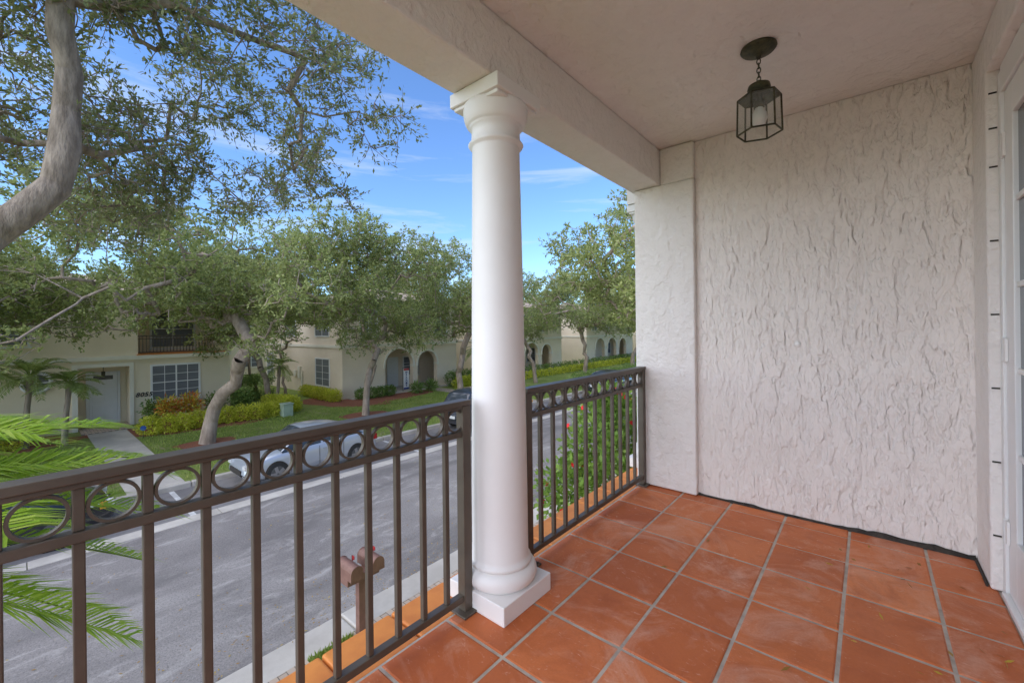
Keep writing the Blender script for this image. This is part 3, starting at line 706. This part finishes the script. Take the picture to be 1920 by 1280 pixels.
leafcloud('agave_plant',[(-22.5,16.8,-2.6),(-22.4,17.9,-2.6)],[(.35,.35,.4)]*2,250,.4,.06,M['leaf_green'],shell=.05)

hb=empty('hibiscus_bush')
cs=[(-3.2,5.6,-.55,.50),(-3.4,6.3,-.3,.55),(-3.0,6.9,-.7,.5),(-3.4,5.2,-1.15,.5),(-3.2,6.2,-1.3,.65),(-3.5,6.9,-1.5,.6),(-3.1,5.7,-2.1,.6),(-3.3,6.6,-2.3,.65),(-3.5,7.4,-.5,.45),(-3.1,6.1,.05,.3)]
leafcloud('foliage',[c[:3] for c in cs],[(c[3],)*3 for c in cs],720,.11,.07,M['leaf_bright'],hb,shell=.3)
mb=MB()
for c in cs: mb.tube([(-3.25,6.1,-3),(-3.25+(c[0]+3.25)*.3,6.1+(c[1]-6.1)*.3,(c[2]-3)*.5-.3),c[:3]],[.03,.02,.008],6)
mb.obj('stems',[M['bark']],hb)
mb=MB()
for k in range(40):
    c=random.choice(cs); d=Vector((random.gauss(.4,1),random.gauss(-.6,1),random.gauss(.2,.8))).normalized(); o=Vector(c[:3])+d*c[3]*1.06
    u=d.orthogonal().normalized(); w=d.cross(u)
    for i in range(5):
        a=2*math.pi*i/5+k; r1=u*math.cos(a)+w*math.sin(a); s1=w*math.cos(a)-u*math.sin(a)
        mb.add([o,o+r1*.028+s1*.02+d*.02,o+r1*.048+d*.012,o+r1*.028-s1*.02+d*.02],[(0,1,2,3)])
mb.obj('flowers',[M['petal']],hb)

ap=empty('areca_palm'); mb=MB(); oo=(-4.2,-1.1,.15)
for k in range(6): mb.tube([(-4.2+.15*math.cos(k),-1.2+.15*math.sin(k),-3),(-4.2+.1*math.cos(k),-1.15+.1*math.sin(k),.0)],[.045,.035],8,0)
for az,el,L,dr in [(1.75,.62,2.0,.42),(1.45,.45,2.0,.42),(2.2,.6,2.0,.5),(1.9,.35,2.0,.35),(1.6,.2,1.9,.4),(2.5,.5,1.8,.45),(1.15,.85,1.9,.5),(.8,.6,1.8,.5),(3.0,.8,1.8,.5),(-.5,.8,1.8,.5),(-1.5,.8,1.8,.5),(4,.8,1.8,.5),(2.05,.75,1.9,.5),(2.1,.0,1.7,.35),(1.8,-.1,1.8,.35),(1.6,.7,1.8,.7),(1.45,-.35,1.7,.3),(1.95,-.4,1.6,.3)]:
    frond(mb,oo,az,el,L,dr,72,.46,.019)
mb.obj('stems_and_fronds',[M['leaf_palm2'],M['leaf_palm']],ap)
def date_palm(x,y,hh,n=26,L=1.5):
    e=empty('date_palm'); mb=MB(); 
    mb.tube([(x,y,GZ),(x+.12,y+.05,GZ+hh*.5),(x+.05,y+.15,GZ+hh)],[.11,.085,.10],9,0); 
    for k in range(n): frond(mb,(x+.05,y+.15,GZ+hh),k*2.4,random.uniform(-.1,1.2),L*random.uniform(.85,1.1),.5,26,.30,.03,2,1,.2)
    mb.obj('trunk_and_fronds',[M['bark_far'],M['leaf_palm2'],M['leaf_palm2']],e)
date_palm(-23.3,.1,2.6); date_palm(-22.8,1.05,2.3,22,1.1); date_palm(-23.6,-1.3,2.9); date_palm(-22.9,22.6,2.6,24,1.6); date_palm(-25,9.2,2.2,20,1.2)

# ------------------------------------------------------------------ VEHICLES
tyre=pmat('tyre_rubber',(.02,.02,.02),(.03,.03,.03),20,.8); rim=pmat('alloy_rim',(.35,.35,.36),(.28,.28,.29),5,.35,.7)
lampw=pmat('headlamp',(.75,.75,.72),(.6,.6,.58),6,.1); lampr=pmat('tail_lamp',(.35,.01,.01),(.25,.01,.01),6,.15); amber=pmat('amber_lamp',(.7,.30,.03),(.6,.25,.02),5,.2)
def paint(name,c,metal=.3):
    m=pmat(name,c,tuple(x*.93 for x in c),2,.28,metal); m.node_tree.nodes['Principled BSDF'].inputs['Coat Weight'].default_value=1; m.node_tree.nodes['Principled BSDF'].inputs['Coat Roughness'].default_value=.04; return m
def car(loc,rz,pm,suv=False,name='parked_car',sc=(1,1,1)):
    e=empty(name); e.location=loc; e.rotation_euler=(0,0,rz); e.scale=sc; k=1.22 if suv else 1.0
    st=[(-2.27,.52,.66,.42),(-2.24,.74,.76,.34),(-2.12,.92,.83,.27),(-1.8,.985,.87,.23),(-1.3,.99,.895,.2),(-.6,.97,.90,.19),(.2,.95,.90,.19),(.9,.93,.89,.19),(1.15,.915,.885,.2),(1.6,.85,.865,.21),(1.95,.77,.83,.23),(2.15,.68,.77,.26),(2.25,.55,.68,.32),(2.28,.42,.60,.36)]
    if suv: st=[(x,z*1.17 if z>.6 else z*1.1,w*1.03,b*1.15) for x,z,w,b in st]; st[2]=(-2.2,1.12,.87,.32); 
    mb=MB(); rings=[]
    for x,zt,w,zb in st:
        h=[(0,zb),(.86*w,zb),(.97*w,zb+.07),(w,zb+(zt-zb)*.45),(.985*w,zb+(zt-zb)*.68),(.955*w,zt-.06),(.88*w,zt-.008),(.5*w,zt+.018),(0,zt+.024)]
        rings.append([(x,y,z) for y,z in h]+[(x,-y,z) for y,z in h[-2:0:-1]])
    mb.loft(rings,0,True,caps=True); mb.obj('body',[pm],e)
    mb=MB()
    if suv: gs=[(-2.1,1.12),(-1.95,1.55),(-1.6,1.66),(-.95,1.70),(-.87,1.70),(-.12,1.70),(-.04,1.70),(.30,1.67),(1.05,1.10)]
    else: gs=[(-1.78,.96),(-1.2,1.32),(-.85,1.40),(-.6,1.43),(-.15,1.455),(-.07,1.455),(.15,1.45),(.42,1.41),(1.22,.93)]
    zb=.93*(1.17 if suv else 1); rr=[]
    for x,zt in gs:
        f=max(0,min(1,(zt-zb)/.5)); wt=.80-.20*f
        rr.append([(x,-.83,zb-.05),(x,-wt-.015,max(zb,zt-.07)),(x,-wt*.9,zt-.015),(x,-wt*.5,zt+.01),(x,0,zt+.018),(x,wt*.5,zt+.01),(x,wt*.9,zt-.015),(x,wt+.015,max(zb,zt-.07)),(x,.83,zb-.05)])
    pil={3,5} if suv else {4}
    roof=set(range(1,7)) 
    def mf(kk,i):
        if i in (1,6): return 0
        if i in (0,7): return 0 if kk in (pil|({0} if suv else set())) else 1
        return 0 if kk in roof else 1
    mb.loft(rr,0,True,closed=False,mfun=mf); mb.obj('cabin',[pm,M['glass_dark']],e)
    mb=MB(); rw=.33*(1.1 if suv else 1)
    for x in (-1.36,1.38):
        for sg in (-1,1):
            def cylY(r,y0,y1,mi,n=28,cap=True):
                mb.loft([[(x+rq*math.cos(2*math.pi*i/n),sg*y,rw+rq*math.sin(2*math.pi*i/n)) for i in range(n)] for rq,y in ((r,y0),(r,y1))],mi,True,caps=cap)
            cylY(rw+.035,.80,.898*(1.03 if suv else 1),0); cylY(rw,.72,.915,1); cylY(rw*.68,.70,.921,2)
            for q in range(5):
                a=2*math.pi*q/5; c,s_=math.cos(a),math.sin(a)
                mb.add([(x+c*.03-s_*.05,sg*.922,rw+s_*.03+c*.05),(x+c*rw*.66-s_*.05,sg*.924,rw+s_*rw*.66+c*.05),(x+c*rw*.66+s_*.05,sg*.924,rw+s_*rw*.66-c*.05),(x+c*.03+s_*.05,sg*.922,rw+s_*.03-c*.05)],[(0,1,2,3)],3)
    mb.obj('wheels',[M['black'],tyre,pmat('rim_shadow',(.1,.1,.1)),rim],e)
    mb=MB(); zl=.66*k if not suv else .80
    for sg in (-1,1):
        mb.add([(2.02,sg*.80,zl-.09),(2.24,sg*.58,zl-.09),(2.14,sg*.60,zl+.06),(1.85,sg*.80,zl+.10),(1.80,sg*.86,zl),( 2.05,sg*.80,zl)],[(0,1,2,3,4,5)],0)
        mb.box(2.14,2.26,sg*.62-.1,sg*.62+.1,zl-.10,zl+.02,0); mb.box(2.02,2.14,sg*.76-.05,sg*.76+.05,zl-.09,zl+.03,2)
        mb.box(-2.25,-2.06,sg*.72-.12,sg*.72+.11,zl+.02,zl+.2,1)
        mb.box(.72,.88,sg*.98-.09,sg*.98+.09,zb,zb+.12,3)
        mb.box(.02,.03,sg*.901-.004,sg*.901+.004,.3,zb-.04,4); mb.box(-.85,-.84,sg*.901-.004,sg*.901+.004,.3,zb-.04,4); mb.box(.95,.96,sg*.896-.004,sg*.896+.004,.3,zb-.06,4)
        mb.box(-.25,-.10,sg*.905-.01,sg*.905+.01,zb-.16,zb-.13,3)
    mb.box(2.2,2.30,-.45,.45,.38,.52,4); mb.box(-2.29,-2.27,-.16,.16,.55,.67,0)
    mb.obj('lights_and_trim',[lampw,lampr,amber,pm,M['black']],e)
    return e
silver=paint('silver_paint',(.48,.52,.58),.4); blackp=paint('black_paint',(.015,.017,.02),.1); darkb=paint('dark_blue_paint',(.03,.035,.05),.2)
car((-13.35,5.80,-3.05),-math.pi/2,silver,sc=(.86,.95,.96))
car((-13.15,-.95,-3.05),math.pi/2,blackp)
car((-13.2,13.9,-3.05),math.pi/2,darkb,True,'parked_suv')
car((-13.2,25.5,-3.05),math.pi/2,darkb)
car((-13.2,33.5,-3.05),math.pi/2,silver)

# ------------------------------------------------------------------ STREET FURNITURE
mbox=pmat('mailbox_brown_paint',(.27,.14,.105),(.20,.10,.075),8,.45,.1)
def mailbox(y,name='mailbox'):
    e=empty(name); x0,x1=-5.60,-5.20; zb=-2.10; w=.085; mb=MB(); rings=[]
    for x in (x0,x1):
        r=[(x,y-w,zb),(x,y-w,zb+.10)]+[(x,y-w*math.cos(math.pi*i/12),zb+.10+w*math.sin(math.pi*i/12)) for i in range(1,12)]+[(x,y+w,zb+.10),(x,y+w,zb)]
        rings.append(r)
    mb.loft(rings,0,False,caps=True); 
    for x in (x0-.006,x1-.006):
        c=[(x,y-w*1.05*math.cos(math.pi*i/12),zb+.10+w*1.05*math.sin(math.pi*i/12)) for i in range(13)]; c=[(x,y-w*1.05,zb-.002)]+c+[(x,y+w*1.05,zb-.002)]
        mb.loft([c,[(a+.014,b,d) for a,b,d in c]],0,False,caps=True)
    mb.obj('box',[mbox],e)
    mb=MB(); mb.box(x0+.1,x0+.115,y+w+.004,y+w+.014,zb+.08,zb+.2); mb.box(x0+.1,x0+.16,y+w+.004,y+w+.014,zb+.15,zb+.2); mb.obj('flag',[pmat('flag_red',(.5,.03,.03))],e)
    return e
mailbox(2.88); mailbox(3.20)
mb=MB(); mb.box(-5.45,-5.35,2.99,3.09,-3.0,-2.20); mb.box(-5.50,-5.30,2.80,3.28,-2.20,-2.103); mb.obj('mailbox_post',[mbox],bevel=.008)
mb=MB(); mb.box(-21.9,-21.45,8.2,8.65,-2.93,-2.35); mb.box(-21.93,-21.42,8.17,8.68,-2.349,-2.29); mb.obj('utility_box',[pmat('pale_green_paint',(.42,.52,.40))],bevel=.02)
mb=MB(); mb.tube([(-21.6,3.1,GZ),(-21.6,3.1,-2.55)],.012,6,0); mb.add([(-21.58,3.1+.10*math.cos(math.pi/4*i+math.pi/8),-2.5+.10*math.sin(math.pi/4*i+math.pi/8)) for i in range(8)],[tuple(range(8))],1); mb.obj('yard_sign',[M['black'],pmat('sign_blue',(.04,.12,.42))])
def lamp(x,y):
    e=empty('street_lamp'); mb=MB(); mb.lathe(x,y,[(.14,GZ),(.13,GZ+.3),(.07,GZ+.5),(.05,GZ+3.6),(.09,GZ+3.7),(.05,GZ+3.75)],14); mb.lathe(x,y,[(.02,GZ+4.35),(.1,GZ+4.3),(.22,GZ+4.2),(.2,GZ+4.17)],14)
    mb.obj('post',[M['bronze_dark']],e); mb=MB(); mb.lathe(x,y,[(.07,GZ+3.75),(.16,GZ+4.17),(0,GZ+4.17)],14); mb.obj('globe',[M['white_gloss']],e)
lamp(-15.2,41)

# ------------------------------------------------------------------ LIGHT
S=Vector((-.18,-.76,.58)).normalized()
sd=bpy.data.lights.new('sun','SUN'); sd.energy=5.0; sd.angle=math.radians(110); sd.color=(1,.945,.87)
so=link(bpy.data.objects.new('sun',sd)); so.rotation_euler=(-S).to_track_quat('-Z','Y').to_euler(); so.location=(5,-5,20)
w=bpy.data.worlds.new('World'); scene.world=w; w.use_nodes=True; n=w.node_tree; bg=n.nodes['Background']
sk=n.nodes.new('ShaderNodeTexSky'); sk.sky_type='NISHITA'; sk.sun_disc=False; sk.sun_elevation=math.asin(S.z); sk.sun_rotation=math.atan2(S.x,S.y)
sk.air_density=1.0; sk.dust_density=.4; sk.ozone_density=2.0
tc=n.nodes.new('ShaderNodeTexCoord'); mp=n.nodes.new('ShaderNodeMapping'); mp.inputs['Scale'].default_value=(1.2,1.2,11); n.links.new(tc.outputs['Generated'],mp.inputs[0])
cl=noisen(n,mp.outputs[0],2.2,8,.6,.4); f=ramp(n,cl,[(.52,0),(.78,.55)])
c=mixc(n,1.0,sk.outputs[0],(1.12,1.45,1.92),'MULTIPLY')
c=mixc(n,f,c,(6.5,7.0,7.6)); n.links.new(c,bg.inputs[0]); bg.inputs[1].default_value=.15

# ------------------------------------------------------------------ CAMERA
cd=bpy.data.cameras.new('camera'); co=link(bpy.data.objects.new('camera',cd)); scene.camera=co
cd.sensor_width=36; cd.lens=14.74; cd.shift_y=-.0127; cd.clip_start=.02; cd.clip_end=3000
yaw=math.radians(40.4); F=Vector((-math.sin(yaw),math.cos(yaw),0)); Rt=Vector((math.cos(yaw),math.sin(yaw),0)); U=Vector((0,0,1))
ro=math.radians(.65); U2=U*math.cos(ro)+Rt*math.sin(ro); R2=Rt*math.cos(ro)-U*math.sin(ro)
m=Matrix((R2,U2,-F)).transposed().to_4x4(); m.translation=(0,0,H); co.matrix_world=m
scene.view_settings.view_transform='Standard'; scene.view_settings.look='None'; scene.view_settings.exposure=0
